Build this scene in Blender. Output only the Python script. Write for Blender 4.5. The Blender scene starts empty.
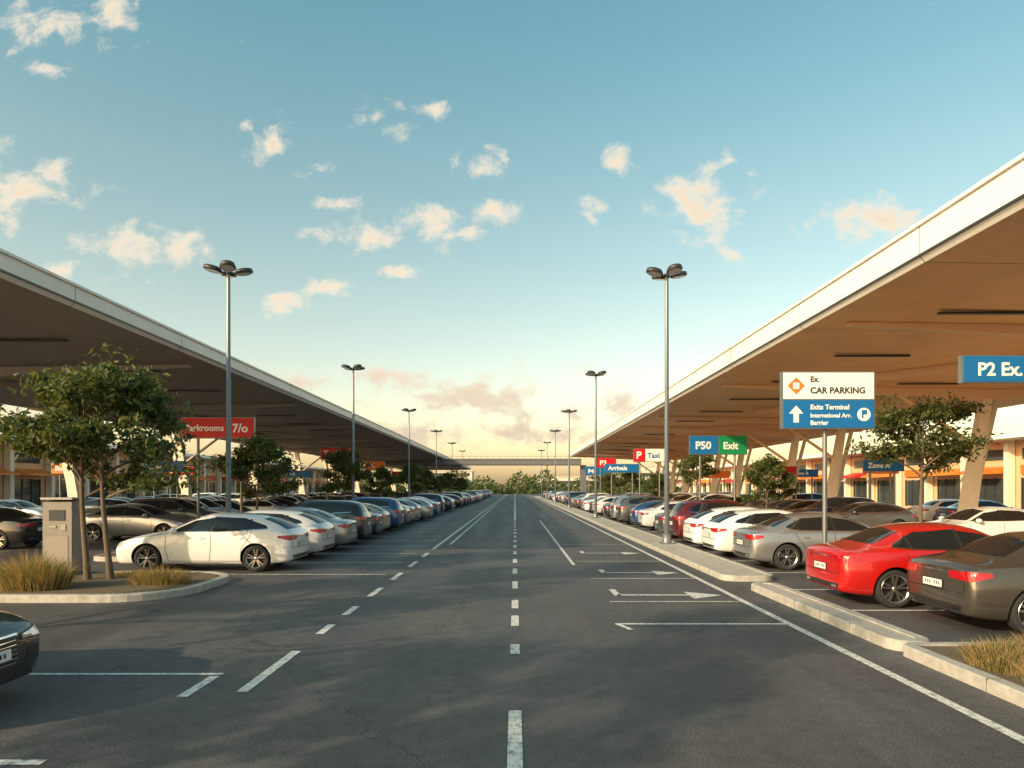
import bpy, bmesh, math, random
from mathutils import Vector, Matrix
from mathutils.bvhtree import BVHTree
R = math.radians
scene = bpy.context.scene
scene.view_settings.view_transform = 'Standard'
scene.view_settings.look = 'None'
scene.view_settings.exposure = 0
COL = scene.collection

# ------------------------------------------------------------ materials
def mat(name, col, rough=0.6, metal=0.0, coat=0.0, noise=0.0, nscale=5.0, bump=0.0, bscale=60.0, spec=0.5):
    m = bpy.data.materials.new(name); m.use_nodes = True
    nt = m.node_tree; N = nt.nodes; L = nt.links
    b = N['Principled BSDF']
    b.inputs['Base Color'].default_value = (*col, 1)
    b.inputs['Roughness'].default_value = rough
    b.inputs['Metallic'].default_value = metal
    b.inputs['Coat Weight'].default_value = coat
    b.inputs['Coat Roughness'].default_value = 0.04
    b.inputs['Specular IOR Level'].default_value = spec
    if noise > 0 or bump > 0:
        tc = N.new('ShaderNodeTexCoord')
    if noise > 0:
        n = N.new('ShaderNodeTexNoise'); n.inputs['Scale'].default_value = nscale
        n.inputs['Detail'].default_value = 5; n.inputs['Roughness'].default_value = 0.6
        L.new(tc.outputs['Object'], n.inputs['Vector'])
        mr = N.new('ShaderNodeMapRange'); mr.inputs['From Min'].default_value = 0.25; mr.inputs['From Max'].default_value = 0.75
        mr.inputs['To Min'].default_value = 1 - noise; mr.inputs['To Max'].default_value = 1 + noise
        L.new(n.outputs['Fac'], mr.inputs['Value'])
        mx = N.new('ShaderNodeVectorMath'); mx.operation = 'SCALE'
        mx.inputs[0].default_value = col
        L.new(mr.outputs['Result'], mx.inputs['Scale'])
        L.new(mx.outputs['Vector'], b.inputs['Base Color'])
    if bump > 0:
        n2 = N.new('ShaderNodeTexNoise'); n2.inputs['Scale'].default_value = bscale; n2.inputs['Detail'].default_value = 3
        L.new(tc.outputs['Object'], n2.inputs['Vector'])
        bp = N.new('ShaderNodeBump'); bp.inputs['Strength'].default_value = bump; bp.inputs['Distance'].default_value = 0.02
        L.new(n2.outputs['Fac'], bp.inputs['Height'])
        L.new(bp.outputs['Normal'], b.inputs['Normal'])
    return m

def asphalt_mat():
    m = bpy.data.materials.new('asphalt'); m.use_nodes = True
    nt = m.node_tree; N = nt.nodes; L = nt.links; b = N['Principled BSDF']
    tc = N.new('ShaderNodeTexCoord')
    def noise(sc, det=6, rough=0.6, vec=None):
        n = N.new('ShaderNodeTexNoise'); n.inputs['Scale'].default_value = sc
        n.inputs['Detail'].default_value = det; n.inputs['Roughness'].default_value = rough
        L.new(vec if vec else tc.outputs['Object'], n.inputs['Vector']); return n
    def mr(src, a, b_, c, d):
        r = N.new('ShaderNodeMapRange')
        for k, v in zip(('From Min', 'From Max', 'To Min', 'To Max'), (a, b_, c, d)): r.inputs[k].default_value = v
        L.new(src, r.inputs['Value']); return r.outputs['Result']
    def mul(a, b_):
        x = N.new('ShaderNodeMath'); x.operation = 'MULTIPLY'; L.new(a, x.inputs[0]); L.new(b_, x.inputs[1]); return x.outputs[0]
    mp = N.new('ShaderNodeMapping'); mp.inputs['Scale'].default_value = (1, 0.06, 1); L.new(tc.outputs['Object'], mp.inputs['Vector'])
    big = mr(noise(0.35, 4).outputs['Fac'], .3, .7, .80, 1.20)
    trkn = noise(1.1, 3, .5, mp.outputs['Vector']).outputs['Fac']
    trk = mr(trkn, .3, .7, .75, 1.25)
    fine = mr(noise(55, 2, .8).outputs['Fac'], .3, .7, .25, 1.8)
    mid = mr(noise(6, 4).outputs['Fac'], .3, .7, .82, 1.18)
    st = mr(noise(1.7, 2, .5).outputs['Fac'], .66, .74, 1.0, .68)   # oil stains
    vo = N.new('ShaderNodeTexVoronoi'); vo.feature = 'DISTANCE_TO_EDGE'; vo.inputs['Scale'].default_value = 0.16
    wn = noise(1.3, 4); add = N.new('ShaderNodeVectorMath'); add.operation = 'MULTIPLY_ADD'
    L.new(wn.outputs['Color'], add.inputs[0]); add.inputs[1].default_value = (1.2, 1.2, 0); L.new(tc.outputs['Object'], add.inputs[2])
    L.new(add.outputs[0], vo.inputs['Vector'])
    crack = mr(vo.outputs['Distance'], 0.0, 0.004, .5, 1.0)
    f = mul(mul(mul(mul(big, trk), mul(fine, mid)), crack), st)
    s = N.new('ShaderNodeVectorMath'); s.operation = 'SCALE'; s.inputs[0].default_value = (0.082, 0.078, 0.080)
    L.new(f, s.inputs['Scale']); L.new(s.outputs['Vector'], b.inputs['Base Color'])
    L.new(mr(trkn, .3, .7, .50, .78), b.inputs['Roughness'])
    b.inputs['Specular IOR Level'].default_value = .45
    bp = N.new('ShaderNodeBump'); bp.inputs['Strength'].default_value = 0.7; bp.inputs['Distance'].default_value = 0.014
    L.new(noise(80, 2, .7).outputs['Fac'], bp.inputs['Height']); L.new(bp.outputs['Normal'], b.inputs['Normal'])
    return m

def paint_line_mat():
    m = bpy.data.materials.new('road_paint'); m.use_nodes = True
    nt = m.node_tree; N = nt.nodes; L = nt.links; b = N['Principled BSDF']
    tc = N.new('ShaderNodeTexCoord'); n = N.new('ShaderNodeTexNoise'); n.inputs['Scale'].default_value = 14; n.inputs['Detail'].default_value = 8; n.inputs['Roughness'].default_value = .75
    L.new(tc.outputs['Object'], n.inputs['Vector'])
    cr = N.new('ShaderNodeValToRGB'); cr.color_ramp.elements[0].position = .37; cr.color_ramp.elements[1].position = .52
    cr.color_ramp.elements[0].color = (.18, .18, .18, 1); cr.color_ramp.elements[1].color = (.68, .67, .64, 1)
    L.new(n.outputs['Fac'], cr.inputs['Fac']); L.new(cr.outputs['Color'], b.inputs['Base Color']); b.inputs['Roughness'].default_value = .7
    return m

def leaf_mat(name, col):
    m = bpy.data.materials.new(name); m.use_nodes = True
    nt = m.node_tree; N = nt.nodes; L = nt.links; b = N['Principled BSDF']
    b.inputs['Base Color'].default_value = (*col, 1); b.inputs['Roughness'].default_value = .55
    t = N.new('ShaderNodeBsdfTranslucent'); t.inputs['Color'].default_value = (col[0]*1.8, col[1]*1.7, col[2], 1)
    mx = N.new('ShaderNodeMixShader'); mx.inputs[0].default_value = .35
    L.new(b.outputs[0], mx.inputs[1]); L.new(t.outputs[0], mx.inputs[2]); L.new(mx.outputs[0], N['Material Output'].inputs[0])
    return m

M = {}
M['asphalt'] = asphalt_mat(); M['line'] = paint_line_mat()
M['concrete'] = mat('concrete_paving', (.40, .37, .33), .8, noise=.2, nscale=3, bump=.3)
M['paving'] = mat('bounce_paving', (.58, .48, .37), .75, noise=.12, nscale=2)  # made pale and warm so it throws light up at the soffit
M['kerb'] = mat('kerb_concrete', (.40, .38, .35), .8, noise=.25, nscale=6, bump=.5)
M['field'] = mat('field_grass', (.10, .11, .05), .9, noise=.3, nscale=.2)
M['mulch'] = mat('mulch_soil', (.14, .105, .065), .95, noise=.5, nscale=30, bump=1.0, bscale=40)
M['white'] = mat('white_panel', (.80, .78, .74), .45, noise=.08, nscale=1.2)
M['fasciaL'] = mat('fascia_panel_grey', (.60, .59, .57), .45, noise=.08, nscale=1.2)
M['roofgrey'] = mat('roof_membrane', (.45, .45, .45), .7)
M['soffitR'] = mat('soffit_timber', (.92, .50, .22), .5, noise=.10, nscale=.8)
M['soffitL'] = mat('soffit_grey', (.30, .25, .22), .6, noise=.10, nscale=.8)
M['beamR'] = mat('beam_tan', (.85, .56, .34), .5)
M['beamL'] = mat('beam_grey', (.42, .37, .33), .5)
M['column'] = mat('column_cream', (.80, .70, .56), .6, noise=.08)
M['dark'] = mat('dark_metal', (.03, .03, .032), .45)
M['steel'] = mat('galvanised_steel', (.20, .21, .22), .45, metal=.6)
M['lampglass'] = mat('lamp_lens', (.5, .5, .48), .2)
M['bglass'] = mat('building_glass', (.05, .06, .06), .06, spec=.8)
M['bwall'] = mat('building_cladding', (.70, .44, .25), .7, noise=.1, nscale=.5)
M['bwall2'] = mat('building_render', (.6, .54, .46), .7, noise=.1, nscale=.5)
M['orange'] = mat('awning_orange', (.80, .25, .05), .6)
M['bark'] = mat('bark', (.14, .105, .075), .9, noise=.3, nscale=20, bump=.8)
M['leafA'] = leaf_mat('leaf_mid', (.080, .112, .030)); M['leafB'] = leaf_mat('leaf_dark', (.042, .068, .020)); M['leafC'] = leaf_mat('leaf_olive', (.13, .13, .04))
M['straw'] = leaf_mat('grass_straw', (.36, .25, .12)); M['straw2'] = leaf_mat('grass_green', (.14, .15, .05))
M['red'] = mat('sign_red', (.52, .012, .02), .4, spec=.3); M['blue'] = mat('sign_blue', (.008, .13, .36), .4, spec=.3)
M['green'] = mat('sign_green', (.01, .23, .09), .4, spec=.3); M['signwhite'] = mat('sign_white', (.78, .78, .78), .4)
M['signorange'] = mat('sign_orange', (.78, .18, .02), .4); M['black'] = mat('sign_black', (.02, .02, .02), .4)
CM = [None,
      mat('car_trim_black', (.018, .018, .019), .5),
      mat('car_glass', (.012, .015, .017), .02, spec=.7),
      mat('tyre_rubber', (.022, .022, .022), .8),
      mat('alloy_rim', (.45, .45, .46), .25, metal=.9),
      mat('chrome', (.75, .75, .76), .1, metal=1),
      mat('tail_light_red', (.38, .004, .006), .12, coat=1),
      mat('headlight_lens', (.55, .57, .6), .08, metal=.3, coat=1),
      mat('number_plate', (.75, .75, .72), .4),
      mat('panel_gap', (.01, .01, .01), .9)]
PAINT = {}
def paint(n, c, metal=.4, rough=.32):
    PAINT[n] = mat('car_paint_' + n, c, rough, metal=metal, coat=1.0, noise=.05, nscale=2.5)
paint('white', (.76, .77, .78), 0, .35); paint('pearl', (.62, .62, .63), .1); paint('silver', (.38, .38, .39), .7)
paint('grey', (.14, .14, .145), .6); paint('bronze', (.10, .088, .075), .6); paint('black', (.012, .012, .014), .2); paint('navy', (.015, .03, .07), .4)
paint('red', (.46, .008, .005), .1); paint('blue', (.03, .09, .22), .4); paint('maroon', (.12, .01, .012), .3); paint('beige', (.45, .38, .28), .4)

# ------------------------------------------------------------ mesh builder
class MB:
    def __init__(s): s.v = []; s.f = []; s.m = []; s.sm = []
    def add(s, vs, fs, mi=0, smooth=False):
        o = len(s.v); s.v += [tuple(v) for v in vs]
        for f in fs: s.f.append(tuple(i + o for i in f)); s.m.append(mi); s.sm.append(smooth)
    def box(s, c, d, mi=0, rot=None):
        hx, hy, hz = d[0]/2, d[1]/2, d[2]/2
        vs = [Vector((x*hx, y*hy, z*hz)) for x in (-1, 1) for y in (-1, 1) for z in (-1, 1)]
        if rot: vs = [rot @ v for v in vs]
        vs = [v + Vector(c) for v in vs]
        s.add(vs, [(0, 1, 3, 2), (4, 6, 7, 5), (0, 4, 5, 1), (2, 3, 7, 6), (0, 2, 6, 4), (1, 5, 7, 3)], mi)
    def hexa(s, b, t, mi=0):
        s.add(list(b)+list(t), [(3, 2, 1, 0), (4, 5, 6, 7), (0, 1, 5, 4), (1, 2, 6, 5), (2, 3, 7, 6), (3, 0, 4, 7)], mi)
    def tube(s, pts, rad, seg=10, mi=0, cap=True):
        vs = []; fs = []; n = len(pts)
        for i, p in enumerate(pts):
            p = Vector(p); a = Vector(pts[max(0, i-1)]); b = Vector(pts[min(n-1, i+1)])
            d = (b-a).normalized(); u = d.orthogonal().normalized() if abs(d.z) < .9 else Vector((1, 0, 0))
            u = (u - d*u.dot(d)).normalized(); w = d.cross(u)
            for k in range(seg):
                t = 2*math.pi*k/seg; vs.append(p + (u*math.cos(t)+w*math.sin(t))*rad[i])
        for i in range(n-1):
            for k in range(seg):
                fs.append((i*seg+k, i*seg+(k+1) % seg, (i+1)*seg+(k+1) % seg, (i+1)*seg+k))
        s.add(vs, fs, mi, True)
        if cap:
            s.add(vs[:seg], [tuple(reversed(range(seg)))], mi); s.add(vs[-seg:], [tuple(range(seg))], mi)
    def ellipsoid(s, c, r, mi=0, seg=16, rings=8):
        vs = []; fs = []
        for i in range(rings+1):
            ph = math.pi*i/rings
            for k in range(seg):
                t = 2*math.pi*k/seg
                vs.append((c[0]+r[0]*math.sin(ph)*math.cos(t), c[1]+r[1]*math.sin(ph)*math.sin(t), c[2]+r[2]*math.cos(ph)))
        for i in range(rings):
            for k in range(seg): fs.append((i*seg+k, (i+1)*seg+k, (i+1)*seg+(k+1) % seg, i*seg+(k+1) % seg))
        s.add(vs, fs, mi, True)
    def mesh(s, name, mats):
        me = bpy.data.meshes.new(name); me.from_pydata(s.v, [], s.f)
        for m in mats: me.materials.append(m)
        me.polygons.foreach_set('material_index', s.m); me.polygons.foreach_set('use_smooth', s.sm)
        me.update(); return me
    def obj(s, name, mats, loc=(0, 0, 0), parent=None):
        o = bpy.data.objects.new(name, s.mesh(name, mats)); COL.objects.link(o); o.location = loc
        if parent: o.parent = parent
        return o
def inst(name, me, loc, rz=0, sc=1):
    o = bpy.data.objects.new(name, me); COL.objects.link(o); o.location = loc; o.rotation_euler = (0, 0, rz)
    o.scale = (sc, sc, sc) if not isinstance(sc, tuple) else sc
    return o

# ------------------------------------------------------------ cars
def car_cage(kind):
    S = [
     (2.30, (.60, .25), (.70, .38), (.72, .56), (2.27, .66, .68), (2.24, .45, .72), (2.24, .735)),
     (2.19, (.78, .19), (.88, .36), (.89, .58), (2.11, .82, .74), (2.06, .55, .80), (2.06, .825)),
     (1.88, (.84, .19), (.925, .38), (.93, .63), (1.82, .88, .825), (1.80, .60, .875), (1.80, .905)),
     (1.40, (.84, .19), (.93, .38), (.94, .66), (1.38, .895, .885), (1.38, .63, .935), (1.40, .965)),
     (1.02, (.84, .19), (.925, .38), (.93, .67), (.98, .90, .925), (1.02, .66, .98), (1.14, 1.0)),
     (.66, (.84, .19), (.915, .38), (.925, .68), (.66, .90, .945), (.62, .66, 1.19), (.72, 1.23)),
     (.28, (.84, .19), (.91, .38), (.92, .68), (.30, .90, .955), (.16, .60, 1.385), (.20, 1.445)),
     (-.30, (.84, .19), (.91, .38), (.92, .68), (-.30, .90, .965), (-.30, .585, 1.42), (-.30, 1.478)),
     (-.80, (.84, .19), (.915, .38), (.925, .68), (-.80, .90, .975), (-.80, .58, 1.395), (-.78, 1.455))]
    if kind == 'sedan':
        S += [
     (-1.12, (.84, .19), (.925, .38), (.935, .68), (-1.12, .90, .98), (-1.22, .585, 1.31), (-1.18, 1.385)),
     (-1.55, (.84, .20), (.93, .38), (.94, .68), (-1.52, .89, .985), (-1.72, .66, 1.07), (-1.80, 1.10)),
     (-1.95, (.83, .21), (.92, .40), (.925, .68), (-1.92, .875, .975), (-2.02, .64, 1.025), (-2.05, 1.05)),
     (-2.24, (.80, .25), (.87, .42), (.88, .66), (-2.24, .83, .93), (-2.27, .62, 1.0), (-2.30, 1.03)),
     (-2.33, (.66, .30), (.76, .44), (.78, .64), (-2.33, .74, .84), (-2.34, .55, .90), (-2.36, .92))]
    else:
        e = 0 if kind == 'hatch' else 1
        S += [
     (-1.25, (.84, .19), (.925, .38), (.935, .68), (-1.25, .90, .99), (-1.35, .58, 1.34+.05*e), (-1.36, 1.41+.045*e)),
     (-1.62, (.84, .20), (.93, .38), (.94, .68), (-1.62, .89, .99), (-1.80-.1*e, .60, 1.19+.14*e), (-1.84-.1*e, 1.24+.16*e)),
     (-1.92, (.83, .21), (.92, .40), (.925, .68), (-1.92, .875, .985), (-2.07, .64, 1.03+.03*e), (-2.12, 1.06+.03*e)),
     (-2.12, (.80, .25), (.87, .42), (.88, .66), (-2.12, .83, .93), (-2.15, .62, .97), (-2.18, .985)),
     (-2.21, (.66, .30), (.76, .44), (.78, .64), (-2.21, .74, .82), (-2.22, .55, .86), (-2.23, .87))]
    st = []
    for xl, r1, r2, r3, r4, r5, r7 in S:
        rows = [(xl, 0, r1[1]), (xl, *r1), (xl, *r2), (xl, *r3), r4, r5,
                ((r5[0]+r7[0])/2, r5[1]*.52, r5[2]+(r7[1]-r5[2])*.72), (r7[0], 0, r7[1])]
        st.append(rows)
    return st

def build_car(kind):
    ZS, ZO = (1.14, .0) if kind == 'suv' else (1.0, 0.0)
    fz = lambda z: z*ZS + ZO
    st = car_cage(kind); n = len(st)
    bm = bmesh.new(); Lr = []; Rr = []
    for rows in st:
        l = []; r = []
        for i, (x, y, z) in enumerate(rows):
            v = bm.verts.new((x, y, fz(z))); l.append(v)
            r.append(v if i in (0, 7) else bm.verts.new((x, -y, fz(z))))
        Lr.append(l); Rr.append(r)
    for s in range(n-1):
        for i in range(7):
            bm.faces.new((Lr[s][i], Lr[s+1][i], Lr[s+1][i+1], Lr[s][i+1]))
            bm.faces.new((Rr[s][i+1], Rr[s+1][i+1], Rr[s+1][i], Rr[s][i]))
    for s in (0, n-1):
        for i in range(7):
            vs = []
            for v in (Lr[s][i], Lr[s][i+1], Rr[s][i+1], Rr[s][i]):
                if v not in vs: vs.append(v)
            bm.faces.new(vs)
    bmesh.ops.recalc_face_normals(bm, faces=bm.faces)
    cl = bm.edges.layers.float.new('crease_edge')
    for s in range(n-1):
        for T in (Lr, Rr):
            for row, cv in ((4, .5), (1, .5), (3, .3)):
                e = bm.edges.get((T[s][row], T[s+1][row]))
                if e: e[cl] = cv
    me = bpy.data.meshes.new('tmp'); bm.to_mesh(me); bm.free()
    for p in me.polygons: p.use_smooth = True
    for m in CM: me.materials.append(m if m else PAINT['white'])
    ob = bpy.data.objects.new('tmp', me); COL.objects.link(ob)
    sub = ob.modifiers.new('s', 'SUBSURF'); sub.levels = 2; sub.render_levels = 2
    dg = bpy.context.evaluated_depsgraph_get()
    sm = bpy.data.meshes.new_from_object(ob.evaluated_get(dg))
    b2 = bmesh.new(); b2.from_mesh(sm); bvh = BVHTree.FromBMesh(b2); b2.free()
    wr = .335 if kind != 'suv' else .365
    wx = (1.40, -1.40) if kind == 'sedan' else (1.40, -1.32)
    cb = MB()
    for x in wx:
        seg = 40; vs = []
        for sy in (-1.2, 1.2):
            for k in range(seg):
                t = 2*math.pi*k/seg; vs.append((x+(wr+.05)*math.cos(t), sy, wr+.005+(wr+.05)*math.sin(t)))
        cb.add(vs, [(k, (k+1) % seg, seg+(k+1) % seg, seg+k) for k in range(seg)]+[tuple(reversed(range(seg))), tuple(range(seg, 2*seg))], 1)
    cut = cb.obj('cut', [m if m else PAINT['white'] for m in CM])
    bmx = bmesh.new(); bmx.from_mesh(cut.data); bmesh.ops.recalc_face_normals(bmx, faces=bmx.faces); bmx.to_mesh(cut.data); bmx.free()
    bo = ob.modifiers.new('b', 'BOOLEAN'); bo.operation = 'DIFFERENCE'; bo.object = cut; bo.solver = 'EXACT'
    dg = bpy.context.evaluated_depsgraph_get(); dg.update()
    body = bpy.data.meshes.new_from_object(ob.evaluated_get(dg))
    bpy.data.objects.remove(ob); bpy.data.objects.remove(cut)
    P = MB()
    def patch(fn, nu, nv, mi, mode, off=.004):
        vs = []
        for j in range(nv+1):
            for i in range(nu+1):
                a, b = fn(i/nu, j/nv)
                if mode in ('L', 'R'):
                    sy = 1 if mode == 'L' else -1
                    o = Vector((a, 2*sy, fz(b))); d = Vector((0, -sy, 0))
                elif mode == 'F': o = Vector((4, a, fz(b))); d = Vector((-1, 0, 0))
                elif mode == 'T': o = Vector((a, b, 3)); d = Vector((0, 0, -1))
                else: o = Vector((-4, a, fz(b))); d = Vector((1, 0, 0))
                h, nn, _, _ = bvh.ray_cast(o, d)
                if h is None: h, nn, _, _ = bvh.find_nearest(Vector((o.x*.5, o.y*.45, o.z)))
                if nn.dot(d) > 0: nn = -nn
                vs.append(h + nn*off)
        fs = [(j*(nu+1)+i, j*(nu+1)+i+1, (j+1)*(nu+1)+i+1, (j+1)*(nu+1)+i) for j in range(nv) for i in range(nu)]
        P.add(vs, fs, mi, True)
    def lerpc(pts, t):
        k = t*(len(pts)-1); i = min(int(k), len(pts)-2); f = k-i
        return (pts[i][0]*(1-f)+pts[i+1][0]*f, pts[i][1]*(1-f)+pts[i+1][1]*f)
    def area(bot, top, mi, mode, nu=14, nv=5, off=.004):
        def fn(u, v):
            a = lerpc(bot, u); b = lerpc(top, u); return (a[0]*(1-v)+b[0]*v, a[1]*(1-v)+b[1]*v)
        patch(fn, nu, nv, mi, mode, off)
    def line(pts, w, mi, mode, off=.003, vert=True, nu=10):
        def fn(u, v):
            a = lerpc(pts, u); return (a[0]+(v-.5)*w, a[1]) if vert else (a[0], a[1]+(v-.5)*w)
        patch(fn, nu, 1, mi, mode, off)
    if kind == 'sedan':
        bot = [(.88, 1.005), (.2, 1.005), (-.4, 1.01), (-1.0, 1.02), (-1.42, 1.05)]
        top = [(.80, 1.03), (.30, 1.27), (-.30, 1.355), (-.95, 1.31), (-1.36, 1.12)]
    elif kind == 'hatch':
        bot = [(.88, 1.005), (.2, 1.005), (-.4, 1.01), (-1.0, 1.03), (-1.60, 1.07)]
        top = [(.80, 1.03), (.30, 1.27), (-.30, 1.36), (-.95, 1.33), (-1.52, 1.15)]
    else:
        bot = [(.88, 1.005), (.2, 1.005), (-.4, 1.01), (-1.0, 1.02), (-1.72, 1.06)]
        top = [(.80, 1.03), (.30, 1.27), (-.30, 1.36), (-1.0, 1.345), (-1.62, 1.25)]
    for sd in 'LR':
        area(bot, top, 2, sd, 24, 8)
        line([(-.2, 1.0), (-.22, 1.36)], .07, 1, sd, .007)
        line([(-1.10, 1.01), (-1.12, 1.30 if kind != 'sedan' else 1.25)], .05, 1, sd, .007)
        line(bot, .018, 5, sd, .008, False, 24)
        line([(.92, .97), (.93, .6), (.86, .27)], .012, 9, sd)
        line([(-.20, .985), (-.20, .6), (-.16, .27)], .012, 9, sd)
        line([(-1.22, .99), (-1.16, .85), (-.98, .62), (-.93, .27)], .012, 9, sd)
        line([(.86, .27), (-.93, .27)], .010, 9, sd, .003, False, 20)
        area([(.95, .15), (-.9, .15)], [(.95, .225), (-.9, .225)], 1, sd, 16, 2)
        y = 1 if sd == 'L' else -1
        for hx in (.02, -.93):
            h = bvh.ray_cast(Vector((hx, 2*y, fz(.84))), Vector((0, -y, 0)))[0]
            P.ellipsoid((hx, h.y+.012*y, fz(.84)), (.10, .018, .018), 0, 10, 5)
        P.ellipsoid((.70, .99*y, fz(1.03)), (.085, .12, .075), 0, 14, 8)
        P.box((.73, .90*y, fz(.98)), (.06, .12, .03), 1)
        area([(2.18, .60), (1.92, .68)], [(2.16, .71), (1.90, .755)], 7, sd, 6, 3, .005)
    area([(-.68, 1.02), (0, 1.035), (.68, 1.02)], [(-.53, 1.34), (0, 1.40), (.53, 1.34)], 2, 'F', 16, 8)
    if kind == 'sedan':
        area([(-.60, 1.10), (0, 1.125), (.60, 1.10)], [(-.50, 1.31), (0, 1.37), (.50, 1.31)], 2, 'B', 16, 8)
        tz0, tz1 = .76, .90
    elif kind == 'hatch':
        area([(-.60, 1.05), (0, 1.07), (.60, 1.05)], [(-.50, 1.31), (0, 1.38), (.50, 1.31)], 2, 'B', 16, 8)
        tz0, tz1 = .78, .91
    else:
        area([(-.60, 1.05), (0, 1.07), (.60, 1.05)], [(-.52, 1.31), (0, 1.37), (.52, 1.31)], 2, 'B', 16, 8)
        tz0, tz1 = .78, .92
    area([(-.33, .42), (0, .40), (.33, .42)], [(-.40, .655), (0, .665), (.40, .655)], 1, 'F', 12, 5)
    for k in range(5): line([(-.36, .45+.042*k), (.36, .45+.042*k)], .008, 5, 'F', .012, False, 8)
    line([(-.41, .67), (.41, .67)], .018, 5, 'F', .01, False, 10)
    line([(-.34, .41), (.34, .41)], .014, 5, 'F', .01, False, 10)
    area([(-.66, .25), (.66, .25)], [(-.55, .345), (.55, .345)], 1, 'F', 14, 3)
    for y in (1, -1):
        area([(.44*y, .60), (.80*y, .585)], [(.44*y, .665), (.80*y, .71)], 1, 'F', 8, 4, .004)
        area([(.47*y, .615), (.79*y, .60)], [(.47*y, .652), (.79*y, .69)], 7, 'F', 8, 4, .009)
        area([(.50*y, .38), (.74*y, .38)], [(.54*y, .50), (.73*y, .52)], 1, 'F', 6, 3)
        area([(.40*y, tz0+.03), (.83*y, tz0)], [(.40*y, tz1-.01), (.83*y, tz1)], 6, 'B', 10, 4, .008)
        sd = 'L' if y > 0 else 'R'
        xr = -2.30 if kind == 'sedan' else -2.17
        area([(xr+.03, tz0), (xr+.30, tz0+.07)], [(xr+.05, tz1), (xr+.30, tz1-.01)], 6, sd, 6, 3, .006)
        area([(.45*y, .33), (.62*y, .33)], [(.45*y, .38), (.62*y, .38)], 5, 'B', 4, 2, .01)
    line([(-.40, tz1-.03), (.40, tz1-.03)], .02, 5, 'B', .008, False, 10)
    area([(-.62, .27), (.62, .27)], [(-.66, .40), (.66, .40)], 1, 'B', 14, 3)
    area([(-.27, .60), (.27, .60)], [(-.27, .73), (.27, .73)], 9, 'B', 4, 2, .006)
    area([(-.24, .61), (.24, .61)], [(-.24, .72), (.24, .72)], 8, 'B', 4, 2, .012)
    for k in range(7):
        if k != 3: area([(-.19+.056*k, .645), (-.19+.056*k+.024, .645)], [(-.19+.056*k, .69), (-.19+.056*k+.024, .69)], 9, 'B', 1, 1, .016)
    area([(-.25, .46), (.25, .46)], [(-.25, .56), (.25, .56)], 8, 'F', 4, 2, .03)
    for k in range(7):
        if k != 3: area([(-.19+.056*k, .488), (-.19+.056*k+.024, .488)], [(-.19+.056*k, .532), (-.19+.056*k+.024, .532)], 9, 'F', 1, 1, .034)
    line([(-.70, tz1+.015), (-.70, .58)], .012, 9, 'B'); line([(.70, tz1+.015), (.70, .58)], .012, 9, 'B')
    line([(-.70, .58), (.70, .58)], .012, 9, 'B', .003, False, 12)
    line([(1.08, -.74), (2.0, -.66)], .012, 9, 'T', .003, False, 12); line([(1.08, .74), (2.0, .66)], .012, 9, 'T', .003, False, 12)
    for x in wx:
        for y in (1, -1):
            prof = [(.70, wr-.10), (.68, wr-.03), (.70, wr-.006), (.74, wr), (.85, wr), (.885, wr-.012), (.90, wr-.045), (.895, wr-.075), (.885, wr-.085)]
            seg = 32; vs = []
            for (yy, rr) in prof:
                for k in range(seg):
                    t = 2*math.pi*k/seg; vs.append((x+rr*math.cos(t), yy*y, wr+rr*math.sin(t)))
            P.add(vs, [(i*seg+k, i*seg+(k+1) % seg, (i+1)*seg+(k+1) % seg, (i+1)*seg+k) for i in range(len(prof)-1) for k in range(seg)], 3, True)
            prof2 = [(.885, wr-.085), (.89, wr-.09), (.875, wr-.108), (.80, wr-.113), (.79, .05)]
            vs = []
            for (yy, rr) in prof2:
                for k in range(seg):
                    t = 2*math.pi*k/seg; vs.append((x+rr*math.cos(t), yy*y, wr+rr*math.sin(t)))
            P.add(vs, [(i*seg+k, i*seg+(k+1) % seg, (i+1)*seg+(k+1) % seg, (i+1)*seg+k) for i in range(2) for k in range(seg)], 4, True)
            P.add(vs, [(i*seg+k, i*seg+(k+1) % seg, (i+1)*seg+(k+1) % seg, (i+1)*seg+k) for i in range(2, 4) for k in range(seg)], 1, True)
            P.ellipsoid((x, .865*y, wr), (.05, .02, .05), 4, 12, 6)
            for k in range(5):
                for off in (-.13, .13):
                    t = 2*math.pi*k/5+off+.3; t2 = 2*math.pi*k/5+off*1.5+.3
                    a = Vector((x+.04*math.cos(t), 0, wr+.04*math.sin(t))); b = Vector((x+(wr-.098)*math.cos(t2), 0, wr+(wr-.098)*math.sin(t2)))
                    d = (b-a).normalized(); w = Vector((-d.z, 0, d.x))*.017
                    P.hexa([a-w+Vector((0, .83*y, 0)), a+w+Vector((0, .83*y, 0)), b+w+Vector((0, .85*y, 0)), b-w+Vector((0, .85*y, 0))],
                           [a-w+Vector((0, .868*y, 0)), a+w+Vector((0, .868*y, 0)), b+w+Vector((0, .88*y, 0)), b-w+Vector((0, .88*y, 0))], 4)
    P.box((0, 0, fz(.24)), (2.0, 1.5, .1), 1)
    pm = P.mesh('parts', [m if m else PAINT['white'] for m in CM])
    bm = bmesh.new(); bm.from_mesh(body); bm.from_mesh(pm)
    out = bpy.data.meshes.new('car_' + kind); bm.to_mesh(out); bm.free()
    for m in CM: out.materials.append(m if m else PAINT['white'])
    out.set_sharp_from_angle(angle=R(42))
    return out

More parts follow.
